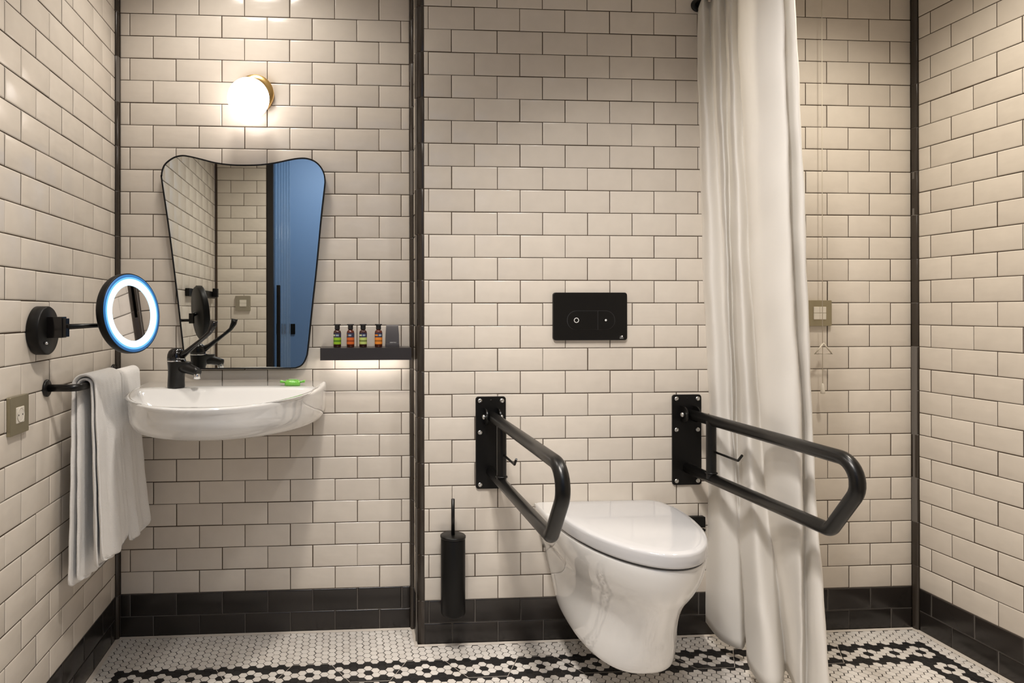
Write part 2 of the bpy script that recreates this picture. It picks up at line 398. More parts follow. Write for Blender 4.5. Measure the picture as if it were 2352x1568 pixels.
# ------------------------------------------------------------------ mosaic floor
def floor():
    mb = MB(); rnd = random.Random(11)
    P = .02552; CS = .0221; R = P / sqrt(3)
    X0, FY0 = .1284, -.272          # first flower of the border
    x_min, x_max, y_min, y_max = LX + .001, RX - .001, FY, -.001
    c_last = 112; s = .912
    mb.add([(LX, FY, -.0012), (RX, FY, -.0012), (RX, 0, -.0012), (LX, 0, -.0012)], [(0, 1, 2, 3)], 0)
    mb.box((LX, FY, -.06), (RX, 0, -.0014), 0)
    def inside(x, y):
        m = .001
        if x < x_min + m or x > x_max - m or y < y_min + .004: return False
        lim = -m if x < RETX - .001 - m else MY - m
        return y <= lim
    def black(c, r):
        # c column from the first flower column, r row (halves on odd columns)
        inx = -2 <= c <= c_last + 2
        if inx and ((c % 2 == 0 and abs(r) <= 2) or (c % 2 and abs(r) <= 1.5)):
            cc = c % 4; cc = cc - 4 if cc > 2 else cc
            if cc == 0 and abs(r) == 1: return False
            if abs(cc) == 1 and abs(r) == .5: return False
            if cc == 2 and r == 0 and 0 < c < c_last: return False
            return True
        for c0, lo in ((0, 0), (c_last, 0)):
            if abs(c - c0) <= 2 and r < 0:
                dc = c - c0; rr = r % 4
                if dc == 0 and rr in (1, 3, 2): return False
                if abs(dc) == 1 and rr in (.5, 3.5): return False
                return True
        return False
    c = -8
    while X0 + c * CS < x_max + .02:
        x = X0 + c * CS
        r = -62
        while r < 16:
            rr = r + (.5 if c % 2 else 0); y = FY0 + rr * P
            if inside(x, y):
                m = 2 if black(c, rr) else 1
                rot = rnd.gauss(0, .01); dx, dy = rnd.gauss(0, .0003), rnd.gauss(0, .0003)
                o = [(x + dx + R * s * k * cos(radians(60 * i) + rot), y + dy + R * s * k * sin(radians(60 * i) + rot), h)
                     for k, h in ((1.0, -.0012), (.98, -.0003), (.93, .0)) for i in range(6)]
                fs = [(i, (i + 1) % 6, 6 + (i + 1) % 6, 6 + i) for i in range(6)] + [(6 + i, 6 + (i + 1) % 6, 12 + (i + 1) % 6, 12 + i) for i in range(6)] + [tuple(range(12, 18))]
                mb.add(o, fs, m, False, min(1, max(0, rnd.gauss(.5, .3))))
                if m == 2 and rnd.random() < .0: pass
            r += 1
        c += 1
    # pale caulk bead along the walls
    def bead(p, q, nx, ny, w=.011):
        N = 60; vs = []
        for i in range(N + 1):
            t = i / N; x = p[0] + (q[0] - p[0]) * t; y = p[1] + (q[1] - p[1]) * t
            ww = w + rnd.gauss(0, .0009)
            vs += [(x, y, .0040), (x + nx * ww * .5, y + ny * ww * .5, .0024), (x + nx * ww, y + ny * ww, .0006)]
        fs = []
        for i in range(N):
            for j in range(2):
                a = i * 3 + j; q4 = (a, a + 1, a + 4, a + 3)
                fs.append(q4)
        mb.add(vs, fs, 3, True)
    bead((LX, -.002), (RETX, -.002), 0, -1, .010); bead((RETX - .001, 0), (RETX - .001, MY - .01), -1, 0, .010)
    bead((RETX - .008, MY - .003), (RX, MY - .003), 0, -1, .009); bead((LX + .002, 0), (LX + .002, FY), 1, 0, .012); bead((RX - .002, MY), (RX - .002, FY), -1, 0, .014)
    # pale sheet joints across the border
    pts = []; k = -1
    while k < 8:
        xa = .6043 + .3525 * k
        pts += [(xa, -.214), (xa + .1164, -.214), (xa + .175, -.3205), (xa + .294, -.3205)]; k += 1
    pts = [p for p in pts if p[0] < 2.46]
    pts = [p for p in pts if p[0] > .24]
    for a, b in zip(pts[:-1], pts[1:]):
        d = (Vector(b) - Vector(a)).normalized(); n = Vector((-d.y, d.x)) * .0008
        mb.add([(a[0] + n.x, a[1] + n.y, .0002), (a[0] - n.x, a[1] - n.y, .0002), (b[0] - n.x, b[1] - n.y, .0002), (b[0] + n.x, b[1] + n.y, .0002)], [(0, 1, 2, 3)], 3)
    return struct(mb.build('floor', ['floor_grout', 'mosaic_white', 'mosaic_black', 'pale_caulk']), 'small hexagon mosaic floor with a black and white flower border')
floor()

# ------------------------------------------------------------------ basin
def loft_d(mb, levels, yb, n=48, mat=0, caps=(True, True), cx=0.405, flip=False, p=2.08, cr=.0):
    """D-shaped rings: straight back at yb, superelliptic front. level = (a, b, z)"""
    rs = []
    for a, b, z in levels:
        r = []
        for i in range(n + 1):
            t = pi * i / n; ct, st = cos(t), sin(t)
            x = a * (abs(ct) ** (2 / p)) * (1 if ct > 0 else -1); y = -b * (abs(st) ** (2 / p))
            r.append(Vector((cx + x, yb + y, z)))
        rs.append(list(reversed(r)) if flip else r)
    return mb.rings(rs, mat, True, caps)
def basin():
    Zr = .711 + ZF
    t = empty('wash_basin', (.405, -.001, Zr - .12), 'white D-shaped ceramic wash basin hung on the tiled alcove wall', 'basin')
    mb = MB()
    # outer body, then over the rim and down into the bowl (one surface)
    cx = .405; n = 72; rs = []
    def ring(a, b, z, yb, p=2.1, back=0.0, yc=None):
        r = []
        if yc is None:       # D ring with straight back
            for i in range(n):
                t_ = pi * i / (n * .72)
                if i < int(n * .72):
                    tt = pi * i / (int(n * .72) - 1); ct, st = cos(tt), sin(tt)
                    r.append(Vector((cx + a * (abs(ct) ** (2 / p)) * (1 if ct > 0 else -1), yb - b * (abs(st) ** (2 / p)), z)))
                else:
                    k = (i - int(n * .72) + 1) / (n - int(n * .72) + 1)
                    r.append(Vector((cx - a + 2 * a * k, yb, z)))
        return r
    outer = [(.22, .50, -.126), (.268, .578, -.1245), (.284, .608, -.117), (.2905, .622, -.105), (.2950, .630, -.088), (.2965, .635, -.060), (.2975, .639, -.035), (.2985, .640, -.016), (.298, .646, -.006), (.295, .644, -.0015), (.290, .640, 0)]
    for a, b, z in outer:
        rg = ring(a, b, Zr + z, -.0015)
        if z < -.05:
            for q in rg: q.z += .035 * min(1, (-z - .05) / .05) * (-q.y / .6)
        rs.append(rg)
    # inner bowl: D ring morphing to ellipse, with a deck behind
    def inner(a, y0, y1, z, p=2.2):
        # y0 back, y1 front
        r = []; m = int(n * .72)
        for i in range(n):
            if i < m:
                tt = pi * i / (m - 1); ct, st = cos(tt), sin(tt)
                r.append(Vector((cx + a * (abs(ct) ** (2 / p)) * (1 if ct > 0 else -1), y0 - (y0 - y1) * (abs(st) ** (2 / p)), z)))
            else:
                k = (i - m + 1) / (n - m + 1)
                ang = pi * k
                r.append(Vector((cx - a * cos(ang), y0 + min(.03, a * .2) * sin(ang), z)))
        return r
    for a, y0, y1, z in ((.268, -.232, -.612, -.0005), (.264, -.236, -.608, -.003), (.256, -.243, -.600, -.012), (.243, -.255, -.585, -.032), (.218, -.275, -.56, -.062), (.17, -.31, -.51, -.088), (.09, -.36, -.46, -.098), (.02, -.40, -.42, -.101)):
        rs.append(inner(a, y0, y1, Zr + z))
    mb.rings([list(reversed(r)) for r in rs], 0, True, (True, True))
    b = mb.build('bowl', 'ceramic', t)
    mb = MB(); mb.lathe([(.001, 0), (.021, 0), (.023, .002), (.020, .004), (.001, .0045)], (cx, -.41, Zr - .1015), n=28)
    mb.build('drain', 'chrome', t)
    return t
basin()

# ------------------------------------------------------------------ basin mixer
def mixer():
    Zr = .711 + ZF + .0006; c = Vector((.245, -.185, Zr))
    t = empty('mixer_tap', c, 'black mixer tap with long elbow lever on the left of the basin deck', 'tap')
    mb = MB()
    # column leaning into the spout
    dirn = Vector((.86, -.51, 0)).normalized()
    rs = []
    for z, r, sh, ex in ((0, .0255, 0, 0), (.004, .0262, 0, 0), (.02, .0255, .0, .0), (.04, .0245, .002, .004), (.055, .0245, .006, .014), (.066, .0250, .012, .03), (.078, .0262, .014, .036), (.081, .0262, .014, .034)):
        ring = []
        for j in range(32):
            a = 2 * pi * j / 32; v = Vector((cos(a), sin(a), 0)) * r
            f = max(0, v.dot(dirn) / r)
            ring.append(c + v + dirn * (ex * f * f) + Vector((0, 0, z)))
        rs.append(ring)
    mb.rings(rs)
    # spout
    a = c + dirn * .02 + Vector((0, 0, .066)); q = c + dirn * .092 + Vector((0, 0, .050))
    pts = [a, a.lerp(q, .4) + Vector((0, 0, .001)), a.lerp(q, .8), q]
    mb.tube(pts, [.020, .0165, .0135, .0115], 20)
    mb.build('tap_body', 'satin_black', t)
    mb = MB(); mb.lathe([(.0092, -.011), (.0105, -.010), (.0105, .004), (.008, .006)], c + dirn * .084 + Vector((0, 0, .041)), n=20)
    mb.build('aerator', 'chrome', t)
    mb = MB(); mb.lathe([(.0262, 0), (.0275, .001), (.0275, .003), (.0262, .004)], c + Vector((0, 0, .0805)), n=32, caps=(False, False))
    mb.build('collar_ring', 'chrome', t)
    mb = MB()
    mb.lathe([(.0268, .085), (.0272, .092), (.0262, .102), (.0225, .112), (.015, .119), (.006, .1225), (.0005, .123)], c, n=32)
    mb.build('cartridge_dome', 'gloss_black', t)
    mb = MB()
    l0 = c + dirn * .010 + Vector((0, 0, .094))
    ex = Vector((.96, -.28, 0)).normalized()
    P_ = [l0, l0 + ex * .030 + Z3 * .018, l0 + ex * .080 + Z3 * .056, l0 + ex * .104 + Z3 * .076, l0 + ex * .116 + Z3 * .098, l0 + ex * .119 + Z3 * .113]
    rs = []; W_ = [.017, .0095, .0080, .0085, .010, .0095]; T_ = [.014, .0085, .0060, .0068, .0105, .0115]
    side = Vector((-ex.y, ex.x, 0))
    for i, p in enumerate(P_):
        tg = ((P_[min(i + 1, 5)] - P_[max(i - 1, 0)])).normalized(); nn = tg.cross(side).normalized()
        rs.append([p + side * W_[i] * cos(2 * pi * j / 16) + nn * T_[i] * sin(2 * pi * j / 16) for j in range(16)])
    mb.rings(rs)
    mb.build('lever', 'gloss_black', t)
    # small maker's mark on the side
    u = Vector((.80, .60, 0)).normalized(); u = Vector((1, -.10, 0)).normalized(); nn = Vector((-.10, -1, 0)).normalized()
    mb = MB(); text_into(mb, 'S Presto', c + Vector((.022, -.0290, .0905)), u, Z3, nn, .0052, 0, .0035)
    mb.build('maker_mark', 'white_mark', t)
mixer()

# ------------------------------------------------------------------ soap
def soap():
    Zr = .711 + ZF + .0008; c = Vector((.600, -.150, Zr))
    t = empty('soap_bar', c, 'small soap in green wrapper on the right back edge of the basin', 'soap')
    mb = MB(); rs = []
    for x, w, h in ((-.024, .013, .010), (-.020, .020, .0165), (-.008, .0215, .018), (.008, .0215, .018), (.020, .020, .0165), (.024, .013, .010)):
        rs.append([c + Vector((x, w * a, h * (.5 + .5 * b_))) for a, b_ in ((1, -1), (1.05, 0), (.85, .8), (.3, 1), (-.3, 1), (-.85, .8), (-1.05, 0), (-1, -1))])
    mb.rings(rs); mb.build('wrapped_bar', 'green_wrap', t)
    for sx in (-1, 1):
        mb = MB(); vs = []; N = 9
        for j in range(N):
            y = -.020 + .040 * j / (N - 1); z = .0085 + .0025 * (-1) ** j
            vs += [c + Vector((sx * .0235, y * .62, .010 + .0015 * (-1) ** j)), c + Vector((sx * .0385, y, z + .004))]
            vs += [c + Vector((sx * .0235, y * .62, .0092 + .0015 * (-1) ** j)), c + Vector((sx * .0385, y, z + .0032))]
        fs = [(4 * j, 4 * j + 4, 4 * j + 5, 4 * j + 1) for j in range(N - 1)] + [(4 * j + 2, 4 * j + 3, 4 * j + 7, 4 * j + 6) for j in range(N - 1)]
        mb.add(vs, fs); mb.build('wrapper_end', 'green_wrap', t)
    mb = MB(); mb.box(c + Vector((-.012, -.011, .0184)), c + Vector((.012, .011, .0188))); mb.build('wrapper_print', 'pale_green_wrap', t)
soap()

# ------------------------------------------------------------------ wall mirror
def wall_mirror():
    t = empty('wall_mirror', (.43, -.002, ZF + .75), 'tall waisted mirror with curved top and thin black frame above the basin', 'mirror')
    px = [(82, 230), (80, 200), (84, 168), (98, 132), (125, 104), (165, 80), (215, 70), (270, 78), (340, 95), (420, 115), (510, 127), (600, 130), (700, 127), (790, 115), (870, 98), (930, 88),
          (985, 88), (1035, 105), (1072, 138), (1095, 180), (1103, 230), (1098, 290), (1080, 450), (1050, 770), (1025, 1000), (997, 1270), (985, 1330), (962, 1372), (930, 1391), (885, 1397),
          (700, 1398), (500, 1399), (350, 1400), (290, 1396), (248, 1380), (226, 1345), (216, 1280), (182, 980), (130, 560)]
    f, cx, cy, C = 1535.81511, 893.58356, 711.67222, Vector((0.76262, -2.29368, 0.94728 + ZF))
    D = -.031; o = []
    for a, b in px:
        u, v = 340 + a / 2.704, 330 + b / 2.704
        r = _R @ Vector(((u - cx) / f, 1, -(v - cy) / f)); k = (D - C.y) / r.y
        p = C + r * k; o.append(Vector((p.x, p.z)))
    # symmetrise gently and subdivide with catmull-rom
    N = len(o); fine = []
    for i in range(N):
        p0, p1, p2, p3 = o[i - 1], o[i], o[(i + 1) % N], o[(i + 2) % N]
        for k in range(4):
            s = k / 4
            fine.append(.5 * ((2 * p1) + (p2 - p0) * s + (2 * p0 - 5 * p1 + 4 * p2 - p3) * s * s + (3 * p1 - p0 - 3 * p2 + p3) * s ** 3))
    M = len(fine); cen = sum(fine, Vector((0, 0))) / M
    def off(k):
        out = []
        for i in range(M):
            tg = (fine[(i + 1) % M] - fine[i - 1]).normalized(); nn = Vector((-tg.y, tg.x))
            if nn.dot(fine[i] - cen) > 0: nn = -nn
            out.append(fine[i] + nn * k)
        return out
    def r3(q, y): return [Vector((p.x, y, p.y)) for p in q]
    fl = off(.0045)
    mb = MB(); rs = [r3(fine, -.004), r3(fine, D - .002), r3(fl, D - .002), r3(fl, D)]
    # orientation: make outward
    mb.rings([list(reversed(r)) for r in rs], 0, False, (True, False)); mb.build('frame', 'matt_black', t)
    mb = MB(); mb.rings([list(reversed(r3(fl, D + .004))), list(reversed(r3(fl, D)))], 0, False, (True, True)); mb.build('glass', 'mirror_glass', t)
wall_mirror()

# ------------------------------------------------------------------ globe wall lamp
def sconce():
    c = Vector((.4655, -.0012, 1.678 + ZF)); g = Vector((.4530, -.0012, 1.641 + ZF))
    t = empty('wall_lamp', c, 'round white opal globe lamp on a brass disc above the mirror', 'lamp')
    mb = MB(); mb.lathe([(.001, .0), (.062, .0), (.0630, .002), (.0630, .026), (.061, .029), (.045, .030), (.001, .030)], c, (0, -1, 0), 48)
    mb.build('brass_base', 'brass', t)
    mb = MB(); prof = []
    for i in range(25):
        a = -pi / 2 + pi * i / 24; prof.append((.0675 * max(1e-4, cos(a)) ** .9, .085 + .052 * sin(a)))
    mb.lathe(prof, g, (0, -1, 0), 48); mb.build('globe', 'opal_globe', t)
sconce()

# ------------------------------------------------------------------ shelf with bottles
def shelf():
    t = empty('wall_shelf', (.84, 0, .786 + ZF), 'narrow black metal shelf with light beneath, holding the toiletries', 'shelf')
    z0, z1 = .786 + ZF, .8262 + ZF
    mb = MB(); mb.box((.6855, -.100, z1 - .003), (.985, -.0015, z1)); mb.box((.6855, -.100, z0), (.985, -.0975, z1 - .003)); mb.box((.6855, -.0975, z0), (.6885, -.0015, z1 - .003)); mb.box((.982, -.0975, z0), (.985, -.0015, z1 - .003))
    mb.build('shelf_body', 'shelf_metal', t)
    mb = MB(); mb.box((.712, -.062, z0 + .008), (.970, -.048, z0 + .012)); mb.build('led_strip', 'led_strip', t)
    return z1
SZ = shelf() + .0006
def bottle(x, y, cols, label, amb, turn):
    c = Vector((x, y, SZ))
    t = empty('toiletry_bottle', c, label, 'bottle', 'small toiletry bottles on the black shelf')
    R = .0127
    mb = MB(); mb.lathe([(.001, 0), (R - .001, 0), (R, .001), (R, .050), (R - .0015, .0545), (R - .0045, .0565), (.0065, .058), (.0065, .060), (.001, .060)], c, n=32); mb.build('bottle_body', amb, t)
    mb = MB(); mb.lathe([(.001, .0585), (.0084, .0585), (.0086, .060), (.0086, .0715), (.0118, .0745), (.0120, .0765), (.001, .0768)], c, n=32); mb.build('cap', 'black_cap', t)
    mb = MB(); R2 = R + .00025; N = 32
    bands = [(.010, .0185, 0), (.0185, .0235, 1), (.0235, .0325, 0), (.0325, .037, 2), (.037, .0425, 3), (.0425, .0475, 2)]
    for a, b, k in bands:
        rs = [[c + Vector((R2 * cos(2 * pi * j / N), R2 * sin(2 * pi * j / N), h)) for j in range(N)] for h in (a, b)]
        if k < 3: mb.rings(rs, k, True, (False, False))
        else:
            vs = rs[0] + rs[1]
            for j in range(N):
                ang = (j + .5) * 360 / N
                fc = ((ang - 270 + 180) % 360) - 180 - turn
                m = 3 if fc < -32 and fc > -100 else (4 if -22 < fc < 22 else 2)
                mb.add([vs[j], vs[(j + 1) % N], vs[N + (j + 1) % N], vs[N + j]], [(0, 1, 2, 3)], m, True)
    mb.build('label_band', [cols[0], cols[1], cols[2], cols[3], 'lab_mark'], t)
bottle(.741, -.058, ('lab_green', 'lab_green_d', 'lab_navy', 'lab_cream'), 'small bottle with bright green banded label, leftmost on the shelf', 'amber_dark', 0)
bottle(.785, -.058, ('lab_red', 'lab_red_d', 'lab_navy', 'lab_orange_d'), 'small bottle with red-orange banded label, second from the left on the shelf', 'amber_red', -15)
bottle(.827, -.058, ('lab_lime', 'lab_lime_d', 'lab_navy', 'lab_cream'), 'small bottle with pale lime banded label, between the red and orange bottles', 'amber_dark', 15)
bottle(.8785, -.058, ('lab_orange', 'lab_orange_d', 'lab_navy', 'lab_orange'), 'small bottle with light orange banded label, beside the grey packet', 'amber_red', 20)
def packet():
    c = Vector((.925, -.052, SZ))
    t = empty('toiletry_packet', c, 'dark grey tapering packet at the right end of the shelf', 'packet')
    mb = MB(); rs = []
    for z, w, y0, y1 in ((0, .0232, -.012, .010), (.010, .0230, -.012, .010), (.0102, .0225, -.0112, .010), (.040, .0222, -.008, .009), (.066, .0205, -.003, .006), (.074, .0205, .000, .003)):
        rs.append([c + Vector(p) for p in ((-w, y0, z), (w, y0, z), (w, y1, z), (-w, y1, z))])
    mb.rings(rs, 0, False); mb.build('packet_body', 'slate_pack', t, bevel=.0006)
    mb = MB(); text_into(mb, 'ESSENTIALS', c + Vector((.002, -.0113, .0150)), (1, 0, 0), Vector((0, .12, 1)).normalized(), Vector((0, -1, .12)), .0030)
    mb.build('printed_word', 'white_mark', t)
packet()

# ------------------------------------------------------------------ lit shaving mirror
def shaving_mirror():
    w = Vector((LX + .0022, -.588, .900 + ZF))
    t = empty('shaving_mirror', w, 'round shaving mirror with lit ring on a black arm from the left wall', 'mirror')
    mb = MB(); mb.lathe([(.001, 0), (.057, 0), (.060, .002), (.060, .027), (.058, .0298), (.001, .030)], w, (1, 0, 0), 56); mb.build('wall_mount', 'matt_black', t)
    mb = MB(); mb.box((w.x + .029, w.y - .014, .882 + ZF), (w.x + .066, w.y + .014, .934 + ZF)); mb.box((w.x + .062, w.y - .010, .884 + ZF), (w.x + .074, w.y + .012, .930 + ZF)); mb.build('bracket', 'gloss_black', t, bevel=.001)
    mb = MB(); mb.lathe([(.001, 0), (.004, .001), (.0035, .009), (.001, .010)], w + Vector((.029, -.028, -.03)), (1, 0, 0), 16); mb.build('switch_knob', 'chrome', t)
    c = Vector((.196, -.475, .9415 + ZF))
    yaw = radians(65.2); pit = radians(5)
    n = Vector((sin(yaw) * cos(pit), -cos(yaw) * cos(pit), sin(pit)))
    e0 = w + Vector((.066, .0, .010)); back = c - n * .030
    k = Vector((back.x - .004, back.y + .002, e0.z + .001))
    mb = MB(); mb.tube([e0, k], .0058, 14); mb.build('arm', 'satin_black', t)
    mb = MB(); mb.box((k.x - .012, k.y - .009, k.z - .012), (k.x + .006, k.y + .009, k.z + .028)); mb.tube([k + Vector((0, 0, .020)), c - n * .017], .008, 12); mb.build('elbow', 'gloss_black', t, bevel=.001)
    R = .1065
    mb = MB(); mb.lathe([(.001, -.016), (R - .006, -.016), (R - .001, -.013), (R, -.009), (R, .006), (R - .001, .0085), (R - .003, .0095), (R - .003, .006), (.001, .006)], c, n, 72); mb.build('housing', 'matt_black', t)
    mb = MB(); mb.lathe([(R - .0032, .0062), (R - .0036, .0094), (R - .0105, .0097)], c, n, 72, caps=(False, False)); mb.build('bezel', 'blue_rim_glow', t)  # front of the black rim with the ring's glow painted in
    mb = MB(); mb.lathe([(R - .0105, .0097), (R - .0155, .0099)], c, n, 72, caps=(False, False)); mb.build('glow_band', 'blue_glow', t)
    mb = MB(); mb.lathe([(R - .0155, .0099), (R - .0160, .0102), (R - .0325, .0102), (R - .0325, .0062)], c, n, 72, caps=(False, False)); mb.build('light_ring', 'ring_light', t)
    mb = MB(); prof = []
    rr = R - .0328
    for i in range(13):
        r = rr * i / 12; prof.append((r, .0066 + r * r / (2 * 18.0)))
    mb.lathe(prof, c, n, 72, caps=(False, False)); mb.build('glass', 'shave_glass', t)
shaving_mirror()

# ------------------------------------------------------------------ socket and switches
def wall_box(name, c, u, n, w, h, label, cat, kind, frame='champagne_metal', ins=.42):
    t = empty(name, c, label, cat); c = Vector(c); u, n = Vector(u), Vector(n)
    mb = MB(); plate(mb, c + n * .0022, u, Z3, n, w, h, .003, .009); mb.build('frame', frame, t)
    mb = MB(); k = c + n * .0112
    if kind == 'socket':
        a = ins * w
        plate(mb, k, u, Z3, n, a * 1.02, a, .002, .0016); mb.build('insert', 'cream_plastic', t)
        mb = MB(); mb.lathe([(a * .42, .0018), (a * .46, .0026), (a * .44, .0030), (a * .40, .0020)], k, n, 32, caps=(False, False)); mb.lathe([(.001, .0017), (a * .40, .0018)], k, n, 32, caps=(False, False))
        mb.build('outlet', 'cream_plastic', t)
        mb = MB()
        for s in (-1, 1): mb.lathe([(.0022, .0019), (.0001, .0020)], k + u * s * .0095, n, 12, caps=(False, True))
        mb.build('pin_hole', 'gap_dark', t)
    else:
        a = ins * h
        for s in (-1, 1):
            mb = MB(); plate(mb, k + Z3 * s * a * .255, u, Z3, n, a, a * .48, .001, .0028); mb.build('rocker', 'cream_plastic', t)
wall_box('wall_socket', (LX, -.693, .7085 + ZF), (0, 1, 0), (1, 0, 0), .088, .088, 'champagne metal framed power socket low on the left wall', 'socket', 'socket')
wall_box('light_switch', (2.373, MY, .938 + ZF), (1, 0, 0), (0, -1, 0), .087, .087, 'champagne framed double switch on the back wall beside the curtain', 'switch', 'switch', 'champagne_metal', .5)
wall_box('light_switch', (.168, FY, .994 + ZF), (-1, 0, 0), (0, 1, 0), .088, .088, 'pale double light switch on the wall seen in the mirror', 'switch', 'switch', 'champagne_pale', .45)
mb = MB(); plate(mb, (.322, -3.2995, .80 + ZF), (-1, 0, 0), Z3, (0, 1, 0), .085, .085, .004, .010)
tag(mb.build('light_switch', 'matt_black'), 'square black switch on the blue hallway wall, seen in the mirror', 'switch')

# black box low beside the toilet
t = empty('stop_valve', (1.94, MY - .0022, .24 + ZF), 'small black valve cover on the wall between toilet and curtain', 'valve')
mb = MB(); plate(mb, (1.938, MY - .0022, .241 + ZF), (1, 0, 0), Z3, (0, -1, 0), .058, .036, .003, .016); mb.build('cover', 'matt_black', t)
mb = MB(); mb.lathe([(.004, 0), (.0045, .001), (.0045, .008), (.003, .009)], (1.962, MY - .012, .215 + ZF), (0, -1, 0), 14); mb.build('spindle', 'matt_black', t)

# hook rail on the left wall, seen in the mirror
t = empty('towel_hook_rail', (LX, -1.2, 1.04 + ZF), 'black hook rail on the left wall, seen in the mirror', 'hook rail')
mb = MB(); mb.box((LX + .0024, -1.70, 1.020 + ZF), (LX + .022, -1.02, 1.058 + ZF)); mb.build('rail', 'matt_black', t, bevel=.002)
for y in (-1.17, -1.60):
    mb = MB(); mb.box((LX + .0223, y - .018, 1.026 + ZF), (LX + .05, y + .018, 1.075 + ZF)); mb.build('hook', 'matt_black', t, bevel=.003)

# ------------------------------------------------------------------ towel bar and towels
def towel_bar():
    z = .752 + ZF; xb = .084
    t = empty('towel_bar', (LX, -.3, z), 'black towel bar projecting from the left wall beside the basin', 'towel bar')
    mb = MB(); pts = fillet([(LX + .006, -.537, z), (xb, -.537, z), (xb, -.045, z), (LX + .006, -.045, z)], [.02, .02], 6)
    mb.tube(pts, .0095, 20); mb.build('bar', 'satin_black', t)
    for y in (-.537, -.045):
        mb = MB(); mb.lathe([(.001, 0), (.021, 0), (.022, .001), (.022, .005), (.020, .0065), (.001, .007)], (LX + .0022, y, z), (1, 0, 0), 32); mb.build('flange', 'satin_black', t)
    return z, xb
TZ, TX = towel_bar()
def towel(y0, y1, zf, zb, th, seed, label, flare=0.03, rise=0.0, layers=3):
    """towel folded over the bar; zf / zb = bottom heights of room side and wall side"""
    rnd = random.Random(seed)
    t = empty('bath_towel', (TX, (y0 + y1) / 2, TZ), label, 'towel', 'towels over the black bar')
    def sheet(name, r0, thick, zf, zb, ya, yb, ph, xo=0.0, spread=0.0, pw=1.3):
        # path in xz from the bottom of the room side over the bar to the bottom of the wall side
        path = []
        for i in range(22):
            k = i / 21; z = zf + (TZ - zf) * k; path.append((r0 + spread * (1 - k) ** pw, z, 1 - k))
        for i in range(1, 9):
            a = pi * i / 9; path.append((r0 * cos(a), TZ + r0 * sin(a), 0))
        for i in range(18):
            k = i / 17; z = TZ + (zb - TZ) * k; path.append((-r0 - spread * .25 * k, z, k))
        nu = 26; outer = []; inner = []
        for px_, pz, k in path:
            ro = []; ri = []
            for j in range(nu + 1):
                s = j / nu; y = ya + (yb - ya) * s
                y += k * (s - .5) * .02
                wv = (.0055 * sin(s * 9.5 + ph + k * 1.2) + .003 * sin(s * 21 + ph * 2)) * (k ** .8) + .0012 * sin(s * 40 + pz * 60)
                sgn = 1 if px_ > 0 else -1
                edge = 1 - (2 * s - 1) ** 8 * .55
                dz = rise * s * k * (1 if px_ > 0 else .7) + .006 * sin(s * 6 + ph) * k
                x = TX + xo + px_ + (wv if abs(px_) >= r0 * .99 else 0)
                ro.append(Vector((x, y, pz + dz)))
                nx = sgn if pz < TZ - 1e-6 else px_ / r0
                nz = 0 if pz < TZ - 1e-6 else (pz - TZ) / r0
                ri.append(Vector((x - nx * thick * edge, y, pz + dz - nz * thick * edge)))
            outer.append(ro); inner.append(ri)
        mb = MB(); rs = []
        for o_, i_ in zip(outer, inner): rs.append(o_ + list(reversed(i_)))
        mb.rings(rs, 0, True, (True, True))
        ob = mb.build(name, 'terry', t)
        md = ob.modifiers.new('ss', 'SUBSURF'); md.levels = 1; md.render_levels = 1
        return ob
    g = .0102
    for L in range(layers):
        sheet('folded_layer', g + th * (L + 1) + .0012 * L, th, zf + (.012 if L % 2 else 0) + .006 * L, zb - .012 * L, y0 + .004 * (layers - L), y1 - .002 * (layers - L), seed + L * .7, spread=flare * (L + 1) / layers, pw=2.4 if layers == 1 else 1.3)
towel(-.500, -.290, .262 + ZF, .225 + ZF, .0105, 1, 'white terry towel folded over the near end of the black bar', .022, .0, 2)
towel(-.262, -.080, .262 + ZF, .30 + ZF, .0120, 4, 'white terry towel hung behind the basin at the far end of the black bar', .030, .0, 1)

